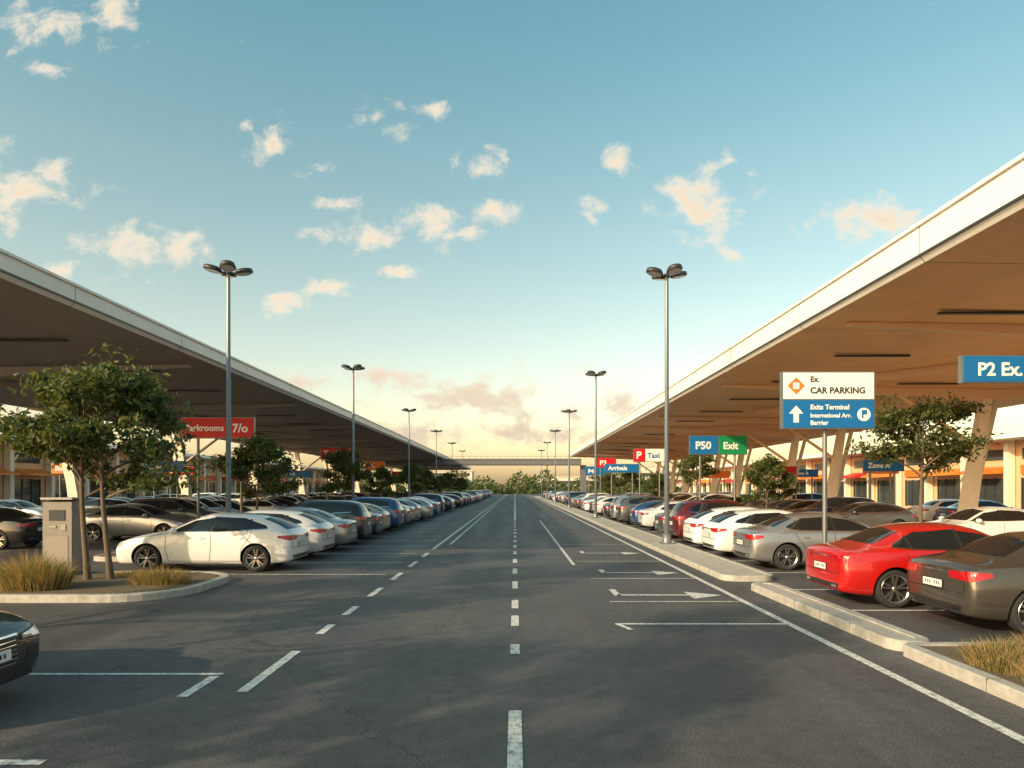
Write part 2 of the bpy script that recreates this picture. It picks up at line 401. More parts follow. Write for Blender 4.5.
CARS = {k: build_car(k) for k in ('sedan', 'hatch', 'suv')}
def car(kind, color, xrear, y, facing, jit=0):
    L = 2.34 if kind == 'sedan' else 2.21
    o = inst('parked_car', CARS[kind], (xrear + L*facing, y, 0), (0 if facing > 0 else math.pi) + jit)
    o.material_slots[0].link = 'OBJECT'; o.material_slots[0].material = PAINT[color]
    return o
rnd = random.Random(15)
car('sedan', 'bronze', 6.4, 10.75, 1)
car('sedan', 'red', 5.7, 13.1, 1)
car('sedan', 'silver', 6.0, 18.7, 1)
car('hatch', 'white', 5.9, 21.5, 1)
car('hatch', 'white', 5.95, 24.2, 1)
car('suv', 'maroon', 6.0, 26.9, 1)
car('sedan', 'grey', 6.0, 29.6, 1)
car('hatch', 'white', -5.6, 18.4, -1)
car('hatch', 'pearl', -5.6, 21.2, -1)
car('sedan', 'silver', -5.5, 23.9, -1)
car('suv', 'black', -5.55, 26.6, -1)
car('sedan', 'navy', -5.6, 29.3, -1)
car('sedan', 'black', -9.48, 6.45, 1)
car('sedan', 'black', -16.6, 24.6, -1); car('sedan', 'silver', -17.6, 28.5, 1); car('suv', 'grey', -17.5, 31.5, 1)
cols = ['white']*4+['pearl']*2+['silver']*3+['grey']*5+['black']*6+['navy', 'navy', 'blue', 'maroon', 'beige', 'bronze', 'bronze']
kinds = ['sedan', 'hatch', 'suv', 'sedan', 'hatch']
def rowcars(xr, y0, y1, facing, p=.93):
    y = y0
    while y < y1:
        if rnd.random() < p: car(rnd.choice(kinds), rnd.choice(cols), xr+rnd.uniform(-.25, .25), y+rnd.uniform(-.1, .1), facing, jit=rnd.uniform(-.03, .03))
        y += 2.7
rowcars(6.0, 32.3, 150, 1); rowcars(-5.6, 32.0, 170, -1)
rowcars(-17.5, 34.2, 110, 1, .8)
rowcars(-30.5, 34, 110, 1, .7); rowcars(-23.6, 30, 110, -1, .7)
rowcars(17.9, 24, 100, -1, .8); rowcars(23.5, 30, 100, 1, .6)

# ------------------------------------------------------------ ground
def sheet(name, x0, x1, y0, y1, z, m):
    b = MB(); b.add([(x0, y0, z), (x1, y0, z), (x1, y1, z), (x0, y1, z)], [(0, 1, 2, 3)]); return b.obj(name, [m])
sheet('ground', -2500, 2500, -400, 4000, -.008, M['field'])
sheet('parking_road', -70, 70, -40, 420, 0, M['asphalt'])
sheet('canopy_bounce_pavement', 10.9, 45, 16.5, 150, .004, M['paving'])  # pale floor added under the canopy to bounce sunlight onto its soffit
sheet('terminal_pavement', -50, -37, 5, 180, .004, M['concrete'])

mk = MB(); ZL = .005
def ln(x0, x1, y0, y1): mk.add([(x0, y0, ZL), (x1, y0, ZL), (x1, y1, ZL), (x0, y1, ZL)], [(0, 1, 2, 3)])
def seg(a, b, w):
    a = Vector((*a, 0)); b = Vector((*b, 0)); d = (b-a).normalized(); n = Vector((-d.y, d.x, 0))*w/2
    mk.add([(p.x, p.y, ZL+.003) for p in (a-n, b-n, b+n, a+n)], [(0, 1, 2, 3)])
for y0, y1 in [(3.0, 6.6), (8.85, 9.4), (10.65, 11.5), (12.2, 13.1)]: ln(-.06, .06, y0, y1)
y = 14.6
while y < 46: ln(-.06, .06, y, y+1.1); y += 2.5
ln(-.07, .07, 46, 400)
for y0, y1 in [(7.2, 9.0), (10.05, 10.75), (11.55, 12.4), (13.5, 14.7), (16, 17.3), (18.6, 20), (21.2, 22.6)]: ln(-2.87, -2.75, y0, y1)
ln(-2.87, -2.75, 24, 380); ln(-2.45, -2.36, 26, 380)
ln(-3.40, -3.29, 7.03, 7.80); ln(-5.6, -3.29, 7.85, 7.93); ln(-4.4, -3.6, 5.3, 5.4)
y = 16.95
while y < 150: ln(-10.4, -3.15, y, y+.09); y += 2.7
ln(4.17, 4.29, 2.5, 400)
ln(1.55, 4.17, 10.75, 10.85); seg((1.57, 10.8), (1.72, 10.35), .08)
seg((1.6, 19.0), (1.6, 45), .09)
def arrow(cx, cy, s=1):
    seg((cx-.9*s, cy), (cx+.55*s, cy), .13)
    mk.add([(cx+.5*s, cy-.45*s, ZL), (cx+1.15*s, cy, ZL), (cx+.5*s, cy+.45*s, ZL)], [(0, 1, 2)])
    seg((cx-.9*s, cy-.07), (cx-.9*s, cy+.75*s), .13)
arrow(2.9, 13.7); arrow(3.0, 17.3, .9); arrow(3.0, 22.5, .9)
for yy in (12.9, 16.2, 20.0, 26.0, 30.5): seg((1.75, yy), (4.15, yy), .07)
for y in (9.25, 11.95, 14.4, 17.3, 20.1, 22.85, 25.55): ln(5.95 if y > 15 else 5.5, 11, y, y+.09)
y = 28.25
while y < 150: ln(5.95, 11, y, y+.09); y += 2.7
mk.obj('road_markings', [M['line']])

def rounded(x0, x1, y0, y1, r, n=8):
    pts = []
    for cx, cy, a0 in ((x1-r, y0+r, -90), (x1-r, y1-r, 0), (x0+r, y1-r, 90), (x0+r, y0+r, 180)):
        for k in range(n+1):
            a = R(a0+90*k/n); pts.append((cx+r*math.cos(a), cy+r*math.sin(a)))
    return pts
def kerb_ring(name, outer, w, h, fillm, r):
    x0, x1, y0, y1 = outer
    A = rounded(x0, x1, y0, y1, r); B = rounded(x0+.02, x1-.02, y0+.02, y1-.02, r-.02); C = rounded(x0+w, x1-w, y0+w, y1-w, max(r-w, .02)); n = len(A)
    b = MB()
    vs = [(x, y, 0) for x, y in A]+[(x, y, h-.02) for x, y in A]+[(x, y, h) for x, y in B]+[(x, y, h) for x, y in C]+[(x, y, h-.02) for x, y in C]
    for lv in range(4):
        b.add(vs, [(lv*n+i, lv*n+(i+1) % n, (lv+1)*n+(i+1) % n, (lv+1)*n+i) for i in range(n)], 0)
    b.add(vs, [tuple(range(4*n, 5*n))], 1)
    if y1-y0 > 4.5:
        y = y0+1.2
        while y < min(y1-.8, 40):
            for xx in (x0, x1-w): b.box((xx+w/2, y, h/2+.002), (w+.004, .008, h+.002), 2)
            y += 1.0
    return b.obj(name, [M['kerb'], fillm, M['mulch']])
kerb_ring('kerb_strip', (4.85, 5.42, 8.95, 14.6), .16, .14, M['concrete'], .27)
kerb_ring('sidewalk', (4.70, 5.92, 15.7, 170), .13, .13, M['concrete'], .4)
kerb_ring('planting_island', (-16, -6.35, 12.8, 16.6), .16, .14, M['mulch'], 1.3)
kerb_ring('planting_bed', (4.85, 9.5, -6, 8.93), .16, .14, M['mulch'], .25)
kerb_ring('planting_strip', (-12.3, -10.75, 20, 170), .14, .13, M['mulch'], .6)
kerb_ring('planting_strip', (11.6, 13.2, 20.5, 120), .14, .13, M['mulch'], .6)

# ------------------------------------------------------------ canopies
def canopy(name, xe, xi, y0, y1, ztop, fh, zin, soff, beam, fasc, stations, xc, sgn, slots):
    root = bpy.data.objects.new(name, None); COL.objects.link(root)
    b = MB(); N = int((y1-y0)/6)
    zb = ztop-fh
    xm = xe+sgn*6; zm = zb+(zin-zb)*5.88/(abs(xi-xe)-.12)
    prof = [(xe, ztop), (xe, zb+.12), (xe+sgn*.12, zb), (xm, zm), (xi, zin), (xi, zin+.5), (xe+sgn*.35, ztop+.03)]
    mi = [0, 0, 1, 1, 0, 2, 0]
    np_ = len(prof)
    for k in range(np_):
        p, q = prof[k], prof[(k+1) % np_]
        for s in range(N):
            a = y0+(y1-y0)*s/N; c = y0+(y1-y0)*(s+1)/N
            g = .012 if mi[k] != 2 else 0
            b.add([(p[0], a+g, p[1]), (p[0], c-g, p[1]), (q[0], c-g, q[1]), (q[0], a+g, q[1])], [(0, 1, 2, 3)], mi[k])
    ins = [(xe+sgn*.03, ztop-.06), (xe+sgn*.03, zb+.16), (xe+sgn*.15, zb+.05), (xi-sgn*.03, zin+.05), (xi-sgn*.03, zin+.42)]
    for k in range(4):
        p, q = ins[k], ins[(k+1) % 5]
        b.add([(p[0], y0+.03, p[1]), (p[0], y1-.03, p[1]), (q[0], y1-.03, q[1]), (q[0], y0+.03, q[1])], [(0, 1, 2, 3)], 3)
    for yy in (y0, y1): b.add([(p[0], yy, p[1]) for p in prof], [tuple(range(np_))], 0)
    b.box((xe-sgn*.012, (y0+y1)/2, zb+.13), (.03, y1-y0, .05), 3)
    b.box((xe-sgn*.03, (y0+y1)/2, ztop-.02), (.07, y1-y0, .07), 0)
    b.obj('roof', [fasc, soff, M['roofgrey'], M['dark']], parent=root)
    c = MB()
    def zs(x):
        t = abs(x-xe)/abs(xi-xe); return zb+(zin-zb)*t-.012
    for i, ys in enumerate(stations):
        for (xa, xb, ha, hb) in ((xc, xe+sgn*1.0, .55, .10), (xc, xi-sgn*.5, .5, .15)):
            w = .13
            za, zz = zs(xa), zs(xb)
            bt = [(xa, ys-w, za-ha), (xa, ys+w, za-ha), (xb, ys+w, zz-hb), (xb, ys-w, zz-hb)]
            tp = [(xa, ys-w, za), (xa, ys+w, za), (xb, ys+w, zz), (xb, ys-w, zz)]
            c.hexa(bt, tp, 0)
        zt = zs(xc)-.45
        x0 = xc-sgn*1.0
        c.hexa([(x0-.31, ys-.28, 0), (x0+.31, ys-.28, 0), (x0+.31, ys+.28, 0), (x0-.31, ys+.28, 0)],
               [(xc-.21, ys-.2, zt), (xc+.21, ys-.2, zt), (xc+.21, ys+.2, zt), (xc-.21, ys+.2, zt)], 1)
        c.hexa([(x0+sgn*.35-.12, ys+.3, 0), (x0+sgn*.35+.12, ys+.3, 0), (x0+sgn*.35+.12, ys+.55, 0), (x0+sgn*.35-.12, ys+.55, 0)],
               [(xc+sgn*1.2-.1, ys+.9, zt+.2), (xc+sgn*1.2+.1, ys+.9, zt+.2), (xc+sgn*1.2+.1, ys+1.1, zt+.2), (xc+sgn*1.2-.1, ys+1.1, zt+.2)], 1)
        c.tube([(xc-sgn*.35, ys, 3.9), (xc-sgn*4.2, ys, zt+.35)], [.11, .08], 10, 0)
        if i+1 < len(stations):
            yn = min(stations[i+1], ys+9)
            xa, xb = xc-sgn*1.0, xc-sgn*7.5
            c.hexa([(xa, ys, zs(xa)-.30), (xa, ys+.2, zs(xa)-.30), (xb, yn+.2, zs(xb)-.30), (xb, yn, zs(xb)-.30)],
                   [(xa, ys, zs(xa)-.02), (xa, ys+.2, zs(xa)-.02), (xb, yn+.2, zs(xb)-.02), (xb, yn, zs(xb)-.02)], 0)
        c.box((x0, ys, .35), (.9, .8, .7), 2)
    c.obj('columns', [beam, M['column'], M['concrete']], parent=root)
    s = MB()
    y = y0+4
    while y < y1-6 and y < 90:
        for xx in slots:
            s.box((xx, y, zs(xx)-.05), (2.6, .16, .05), 0)
        y += 6
    s.obj('light_slots', [M['dark']], parent=root)
    return root
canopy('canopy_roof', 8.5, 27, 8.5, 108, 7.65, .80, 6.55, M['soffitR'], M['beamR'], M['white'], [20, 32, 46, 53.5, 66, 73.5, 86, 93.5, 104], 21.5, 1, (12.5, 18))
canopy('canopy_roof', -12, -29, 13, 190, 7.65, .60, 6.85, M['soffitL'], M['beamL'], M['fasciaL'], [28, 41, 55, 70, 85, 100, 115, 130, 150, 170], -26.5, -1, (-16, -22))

# ------------------------------------------------------------ footbridge
b = MB()
b.box((-5.5, 118, 6.45), (33, 4, 1.0), 0); b.box((-5.5, 115.93, 6.88), (33, .1, .14), 1)
for x in (-15, 11.5): b.box((x, 118, 2.97), (.9, 1.6, 5.94), 0)
for k in range(34): b.box((-21.5+k, 115.95, 7.15), (.05, .05, .4), 1)
b.box((-5.5, 115.95, 7.37), (33, .07, .05), 1)
b.obj('footbridge', [mat('bridge_grey', (.13, .13, .14), .6), M['steel']])

# ------------------------------------------------------------ buildings
def terminal(name, xf, sgn, y0, y1, h):
    b = MB()
    b.box((xf+sgn*7, (y0+y1)/2, h/2), (12, y1-y0, h), 0)
    b.box((xf+sgn*6, (y0+y1)/2, h+.2), (15, y1-y0+2, .4), 2)
    y = y0+1.2; k = 0; r = random.Random(3)
    while y < y1-5:
        b.box((xf+sgn*.97, y+2.2, 1.6), (.1, 3.6, 2.6), 1)
        for q in (.35, 1.6, 2.85, 4.05): b.box((xf+sgn*.9, y+q, 1.6), (.12, .08, 2.7), 3)
        if k % 3 != 1:
            c = r.choice([4, 4, 4, 5, 7])
            b.hexa([(xf+sgn*.95, y, 3.35), (xf-sgn*.9, y, 3.25), (xf-sgn*.9, y+4.4, 3.25), (xf+sgn*.95, y+4.4, 3.35)],
                   [(xf+sgn*.95, y, 3.9), (xf-sgn*.9, y, 3.4), (xf-sgn*.9, y+4.4, 3.4), (xf+sgn*.95, y+4.4, 3.9)], c)
        else:
            b.box((xf+sgn*.8, y+2.2, 3.6), (.15, 3.6, .7), r.choice([5, 6, 7]))
        b.box((xf+sgn*.6, y-.5, h/2), (.6, .5, h-.02), 8)
        b.box((xf+sgn*.97, y+2.2, 4.9), (.08, 3.8, .9), 1)
        y += 5.6; k += 1
    b.obj(name, [M['bwall'], M['bglass'], M['white'], M['dark'], M['orange'], M['red'], M['blue'], M['signorange'], M['column']])
terminal('terminal_building', 40, 1, 12, 170, 6.0)
terminal('terminal_building', -45, -1, 12, 170, 6.3)
b = MB()
for (x, y, w, h) in ((-38, 300, 40, 9), (30, 330, 36, 7), (62, 300, 30, 11)):
    b.box((x, y, h/2), (w, 14, h), 0)
    for fl in range(int(h/3)): b.box((x, y-7.02, 1.7+3*fl), (w-2, .1, 1.4), 1)
    b.box((x, y, h+.2), (w+.6, 14.6, .4), 0)
b.obj('distant_building', [M['bwall2'], M['bglass']])

# ------------------------------------------------------------ trees
def tree_mesh(name, seed, H, CR, zc0, trunks, nleaf, ls, sp=1.0, nb=12):
    r = random.Random(seed); b = MB(); tips = []
    for tx in trunks:
        p0 = Vector((tx, r.uniform(-.1, .1), 0)); lean = Vector((r.uniform(-.12, .12), r.uniform(-.12, .12), 0))
        top = p0*.7+lean+Vector((0, 0, H*.86))
        pts = []; rad = []
        for k in range(9):
            t = k/8; pts.append(p0.lerp(top, t)+Vector((math.sin(t*5+seed)*.06, math.cos(t*4)*.06, 0))); rad.append((.058*(1-t)+.010)*H/4.8)
        rad[0] = .08*H/4.8
        b.tube(pts, rad, 8, 0)
        for i in range(nb):
            f = i/nb
            base = p0.lerp(top, min((zc0+(H*.82-zc0)*f)/(H*.86), .97))
            a = i*2.4+r.uniform(-.5, .5)
            ln_ = CR*(1.0-.62*f**1.3)*r.uniform(.6, 1.2)
            d = Vector((math.cos(a), math.sin(a), r.uniform(.12, .75))).normalized()
            q = []; rr = []
            for k in range(6):
                s = k/5; q.append(base+d*ln_*s+Vector((0, 0, (.2*s-.22*s*s)*ln_))+Vector((r.uniform(-.04, .04), r.uniform(-.04, .04), 0))); rr.append((.026*(1-s)+.005)*H/4.8)
            b.tube(q, rr, 6, 0, False); tips += [(q[-1], 1), (q[4], .9), (q[3], .8)]
            for j in range(5):
                s = r.choice((2, 3, 4)); bb = q[s]
                d2 = (d+Vector((r.uniform(-1, 1), r.uniform(-1, 1), r.uniform(-.5, .7)))).normalized()
                e = bb+d2*ln_*r.uniform(.25, .5); b.tube([bb, (bb+e)/2+Vector((0, 0, .03)), e], [.012, .008, .004], 5, 0, False)
                tips += [(e, .8), ((bb+e)/2, .6)]
        tips += [(top, 1), (top+Vector((.1, 0, H*.05)), 1)]
    cl = [(p, r.uniform(.4, 1.3)) for p, _ in tips]
    for _ in range(nleaf):
        c, w = r.choice(cl)
        sg = .115*CR/1.9*w*sp
        p = c+Vector((r.gauss(0, sg*1.25), r.gauss(0, sg*1.25), r.gauss(0, sg*.7)))
        n = Vector((r.gauss(0, 1), r.gauss(0, 1), r.gauss(.7, 1))).normalized(); u = n.orthogonal().normalized()
        u = Matrix.Rotation(r.uniform(0, 6.28), 3, n) @ u; v = n.cross(u); l = ls*r.uniform(.6, 1.35)
        mi = 1 if w > .8 else 2
        if r.random() < .35: mi = r.choice((1, 2, 3, 3))
        b.add([p-u*l, p+v*l*.42+n*l*.12, p+u*l, p-v*l*.42+n*l*.12], [(0, 1, 2, 3)], mi)
    return b.mesh(name, [M['bark'], M['leafA'], M['leafB'], M['leafC']])
TA = tree_mesh('treeA', 9, 5.05, 1.95, 1.8, (-.22, .22), 11500, .082, 1.1, 14)
TB = tree_mesh('treeB', 11, 4.7, 1.8, 1.4, (0,), 9000, .092, 1.45, 17)
TC = tree_mesh('treeC', 21, 5.3, 1.95, 2.2, (0,), 6500, .085, 1.3, 14)
inst('deciduous_tree', TA, (-9.05, 15.1, .1))
for i, y in enumerate((29.8, 45, 59, 73, 88, 102, 118, 135, 150)):
    inst('deciduous_tree', TB, (-11.0+.3*math.sin(i*3), y, .1), i*1.7, 1.0+.1*math.sin(i*2.3))
inst('deciduous_tree', TC, (12.9, 22.3, .1), .6)
for i, y in enumerate((34.5, 48, 61, 75, 90, 104)):
    inst('deciduous_tree', TC if i % 2 else TB, (12.4, y, .1), i*2.1, .85+.08*math.sin(i*2))
TD = tree_mesh('shadow_tree', 33, 9.5, 3.0, 3.4, (0,), 5000, .13, 1.2, 16)  # out-of-view trees, added to cast streaky shade across the road
for i, (x, y) in enumerate(((-11.5, -2.0), (-7.0, -8), (-14.5, 4.5), (-3.5, -13.5))):
    inst('deciduous_tree', TD, (x, y, 0), i*1.3, 1+.1*math.sin(i))

r = random.Random(5); b = MB()
for k in range(9000):
    x = r.uniform(-60, 60); y = 235+r.uniform(0, 40)+10*math.sin(x*.13)
    hh = 6.0+2.0*math.sin(x*.21)+1.5*math.sin(x*.57+1)
    z = abs(r.gauss(0, .5))*hh; z = min(z, hh*r.uniform(.8, 1.1))
    n = Vector((r.gauss(0, 1), r.gauss(0, 1), r.gauss(.4, 1))).normalized(); u = n.orthogonal().normalized(); v = n.cross(u); l = r.uniform(.4, .9); p = Vector((x, y, z))
    b.add([p-u*l, p+v*l*.6, p+u*l, p-v*l*.6], [(0, 1, 2, 3)], r.choice((0, 1, 2)))
b.obj('distant_trees', [M['leafA'], M['leafB'], M['leafC']])

def tuft(name, loc, rx, ry, h, n, seed):
    r = random.Random(seed); b = MB()
    for k in range(n):
        a = r.uniform(0, 6.28); q = math.sqrt(r.random()); x = rx*q*math.cos(a); y = ry*q*math.sin(a)
        hh = h*r.uniform(.45, 1.1)*(1-.45*q); out = Vector((x/rx+r.gauss(0, .5), y/ry+r.gauss(0, .5), 0))*hh*.5
        w = Vector((r.uniform(-1, 1), r.uniform(-1, 1), 0)).normalized()*.006
        p0 = Vector((x, y, 0)); p1 = p0+out*.35+Vector((0, 0, hh*.6)); p2 = p0+out+Vector((0, 0, hh))
        b.add([p0-w, p0+w, p1+w*.8, p1-w*.8, p2], [(0, 1, 2, 3), (3, 2, 4)], 0 if r.random() < .6 else 1)
    return b.obj(name, [M['straw'], M['straw2']], loc)
tuft('ornamental_grass', (-9.45, 13.75, .1), .65, .4, .88, 2600, 1)
tuft('ornamental_grass', (-7.35, 14.5, .1), .6, .3, .46, 1500, 2)
tuft('ornamental_grass', (-11.0, 14.2, .1), .7, .5, .7, 1500, 3)
tuft('ornamental_grass', (5.42, 7.75, .11), .32, .45, .36, 2200, 4)
tuft('ornamental_grass', (5.48, 6.85, .11), .36, .5, .40, 2200, 5)
tuft('ornamental_grass', (6.2, 8.0, .11), .5, .45, .40, 2000, 7)
tuft('ornamental_grass', (-8.3, 15.8, .1), .9, .35, .22, 1200, 6)

# ------------------------------------------------------------ street lamps
def lamp_mesh():
    b = MB(); H = 9.5
    b.tube([(0, 0, 0), (0, 0, .35), (0, 0, .36), (0, 0, H)], [.16, .16, .095, .065], 14, 0)
    b.box((0, 0, .02), (.45, .45, .04), 0)
    b.tube([(0, 0, H), (0, 0, H+.14)], [.11, .09], 12, 1)
    for a in (20, 110, 200, 290):
        d = Vector((math.cos(R(a)), math.sin(R(a)), 0)); w = Vector((-d.y, d.x, 0))
        b.tube([Vector((0, 0, H+.02)), d*.3+Vector((0, 0, H+.10))], [.035, .03], 8, 1)
        vs = []; seg = 20
        for (k, s, z) in ((0, .0, -.05), (1, .8, -.05), (2, 1, 0), (3, .85, .11), (4, .0, .15)):
            for i in range(seg):
                t = 2*math.pi*i/seg
                vs.append(d*(.50+.32*s*math.cos(t))+w*(.27*s*math.sin(t))+Vector((0, 0, H+.12+z+.06*s*math.cos(t))))
        b.add(vs, [(j*seg+i, j*seg+(i+1) % seg, (j+1)*seg+(i+1) % seg, (j+1)*seg+i) for j in range(1, 4) for i in range(seg)], 1, True)
        b.add(vs, [(j*seg+i, j*seg+(i+1) % seg, (j+1)*seg+(i+1) % seg, (j+1)*seg+i) for j in range(0, 1) for i in range(seg)], 2, True)
    return b.mesh('street_lamp', [M['steel'], M['dark'], M['lampglass']])
LM = lamp_mesh()
for i, y in enumerate((24.3, 44, 68, 93, 118, 143)): inst('street_lamp', LM, (-9.9-.006*y if i else -9.95, y, 0), i*.4)
for i, y in enumerate((25, 47, 70, 94, 118, 143)): inst('street_lamp', LM, (5.42, y, .11), i*.5)

# ------------------------------------------------------------ signs
def text(s, x, y, z, size, m, parent, align='LEFT', bold=0):
    c = bpy.data.curves.new('lettering', 'FONT'); c.body = s; c.size = size; c.align_x = align; c.offset = bold
    c.resolution_u = 3
    o = bpy.data.objects.new('lettering', c); COL.objects.link(o); o.data.materials.append(m)
    o.location = (x, y, z); o.rotation_euler = (R(90), 0, 0); o.parent = parent; return o
def sign(name, x, y, z0, z1, w, fields, texts, support):
    root = bpy.data.objects.new(name, None); COL.objects.link(root); root.location = (x, y, 0)
    mats = [M['steel'], M['signwhite'], M['blue'], M['red'], M['green'], M['signorange'], M['black']]
    b = MB(); h = z1-z0
    b.box((0, 0, (z0+z1)/2), (w, .14, h), 0)
    for (u0, u1, v0, v1, mi) in fields:
        b.box((-w/2+w*(u0+u1)/2, -.075, z0+h*(v0+v1)/2), (w*(u1-u0), .02, h*(v1-v0)), mi)
    b.obj('panel', mats, parent=root)
    p = MB()
    if support == 'pole': p.tube([(0, .12, 0), (0, .12, z1-.1)], [.055, .05], 12, 0); p.box((0, .12, .02), (.3, .3, .04), 0)
    elif support == 'poleR': p.tube([(w*.44, .14, 0), (w*.44, .14, z1-.05)], [.08, .07], 12, 0); p.box((0, .1, (z0+z1)/2), (w*.9, .06, .08), 0)
    else:
        for s in (-.3, .3): p.tube([(w*s, .12, 0), (w*s, .12, z1-.1)], [.06, .06], 12, 0)
    p.obj('support', mats, parent=root)
    for (s, u, v, size, m) in texts: text(s, -w/2+w*u, -.092, z0+h*v, size, M[m], root, bold=.006*size/.2)
    return root
s1 = sign('direction_sign', 7.0, 15.7, 3.42, 4.70, 2.08, [(.015, .985, .52, .98, 1), (.015, .985, .02, .5, 2)],
     [('Ex.', .30, .82, .17, 'black'), ('CAR PARKING', .30, .62, .19, 'black'), ('Exits Terminal', .30, .34, .15, 'signwhite'), ('International Arr.', .30, .20, .13, 'signwhite'), ('Barrier', .30, .07, .14, 'signwhite')], 'pole')
b = MB()
q = .19; cx, cz = -.73, 4.38
b.add([(cx-q, -.092, cz), (cx, -.092, cz-q), (cx+q, -.092, cz), (cx, -.092, cz+q)], [(0, 1, 2, 3)], 5)
b.add([(cx-.07, -.095, cz-.07), (cx+.07, -.095, cz-.07), (cx+.07, -.095, cz+.07), (cx-.07, -.095, cz+.07)], [(0, 1, 2, 3)], 1)
cz = 3.74
b.add([(cx-.16, -.092, cz+.02), (cx+.16, -.092, cz+.02), (cx, -.092, cz+.2)], [(0, 1, 2)], 1)
b.add([(cx-.06, -.092, cz-.18), (cx+.06, -.092, cz-.18), (cx+.06, -.092, cz+.02), (cx-.06, -.092, cz+.02)], [(0, 1, 2, 3)], 1)
n = 20; cx = .78
b.add([(cx+.15*math.cos(2*math.pi*i/n), -.092, cz+.15*math.sin(2*math.pi*i/n)) for i in range(n)], [tuple(range(n))], 1)
b.add([(cx-.05, -.095, cz-.08), (cx-.01, -.095, cz-.08), (cx-.01, -.095, cz+.1), (cx-.05, -.095, cz+.1)], [(0, 1, 2, 3)], 2)
b.add([(cx-.01, -.095, cz), (cx+.07, -.095, cz), (cx+.07, -.095, cz+.1), (cx-.01, -.095, cz+.1)], [(0, 1, 2, 3)], 2)
b.obj('pictograms', [M['steel'], M['signwhite'], M['blue'], M['red'], M['green'], M['signorange']], parent=s1)
sign('parking_sign', 10.35, 14, 4.2, 4.74, 2.9, [(.01, .99, .03, .97, 2)], [('P2 Ex.', .10, .26, .36, 'signwhite'), ('Exits', .50, .28, .22, 'signwhite')], 'poleR')
sign('parking_sign', 11.6, 40, 4.0, 5.1, 3.3, [(.01, .49, .03, .97, 2), (.51, .99, .03, .97, 4)], [('P50', .1, .3, .6, 'signwhite'), ('Exit', .58, .3, .55, 'signwhite')], 'posts')
sign('parking_sign', 10.6, 55, 4.15, 5.2, 2.6, [(.01, .35, .03, .97, 3), (.36, .99, .03, .97, 1)], [('P', .08, .25, .8, 'signwhite'), ('Taxi', .42, .3, .55, 'blue')], 'posts')
sign('parking_sign', 9.8, 64, 3.5, 4.3, 3.2, [(.01, .99, .03, .97, 2)], [('Arrivals', .1, .3, .55, 'signwhite')], 'posts')
sign('parking_sign', 9.4, 72, 4.2, 5.2, 2.0, [(.01, .99, .03, .97, 3)], [('P3', .15, .25, .7, 'signwhite')], 'posts')
sign('parking_sign', 9.6, 84, 3.6, 4.7, 2.4, [(.01, .99, .03, .97, 2)], [('P4', .15, .25, .7, 'signwhite')], 'posts')
sign('parking_sign', -12.7, 30, 4.22, 5.12, 3.1, [(.01, .62, .03, .97, 3), (.64, .99, .03, .97, 3)], [('Parkrooms', .05, .36, .37, 'signwhite'), ('7/o', .70, .3, .5, 'signwhite')], 'posts')
sign('parking_sign', -13.6, 53, 4.25, 5.15, 2.2, [(.01, .99, .03, .97, 3)], [('Taxi', .1, .3, .6, 'signwhite')], 'posts')
sign('parking_sign', -14.2, 71, 3.9, 4.8, 2.0, [(.01, .99, .03, .97, 5)], [('P1', .2, .25, .65, 'signwhite')], 'posts')
sign('parking_sign', -13.2, 92, 3.9, 5.0, 1.8, [(.01, .99, .03, .97, 2)], [('P', .3, .25, .8, 'signwhite')], 'posts')
sign('parking_sign', -14, 88, 3.2, 4.2, 3, [(.01, .99, .03, .97, 3)], [('Exit', .2, .25, .65, 'signwhite')], 'posts')
for (x, y, c, tx) in ((20, 38, 2, 'Zone A'), (23, 44, 5, 'Shops'), (19, 50, 3, 'Taxi'), (24, 58, 2, 'Zone B'), (18.5, 64, 5, 'P6'), (-20, 40, 2, 'Zone D'), (-24, 50, 3, 'Exit'), (-19, 62, 2, 'P8'), (-28, 44, 5, 'Shops')):
    sign('parking_sign', x, y, 3.0, 3.65, 2.2, [(.01, .99, .03, .97, c)], [(tx, .1, .3, .38, 'signwhite')], 'posts')

b = MB()
b.hexa([(-.33, -.2, 0), (.33, -.2, 0), (.33, .2, 0), (-.33, .2, 0)], [(-.33, -.2, 1.68), (.33, -.2, 1.68), (.33, .2, 1.74), (-.33, .2, 1.74)], 0)
b.box((0, 0, 1.76), (.72, .48, .05), 1); b.box((0, 0, .04), (.74, .5, .08), 1)
b.box((0, -.205, 1.38), (.36, .02, .24), 2); b.box((-.1, -.205, 1.12), (.16, .02, .05), 1); b.box((.14, -.205, 1.1), (.12, .02, .14), 1)
b.box((0, -.203, .55), (.5, .012, .7), 3)
G = mat('machine_grey', (.20, .18, .17), .6, noise=.15)
b.obj('ticket_machine', [G, M['steel'], M['bglass'], mat('machine_panel', (.24, .22, .20), .6)], (-10.4, 16.1, .1))

# ------------------------------------------------------------ light
el = R(22); hx, hy = .77, .638
Ld = Vector((hx*math.cos(el), hy*math.cos(el), -math.sin(el)))
sl = bpy.data.lights.new('sun', 'SUN'); sl.energy = 5.0; sl.angle = R(.7); sl.color = (1, .76, .50)
so = bpy.data.objects.new('sun', sl); COL.objects.link(so); so.rotation_euler = Ld.to_track_quat('-Z', 'Y').to_euler(); so.location = (-30, -30, 40)

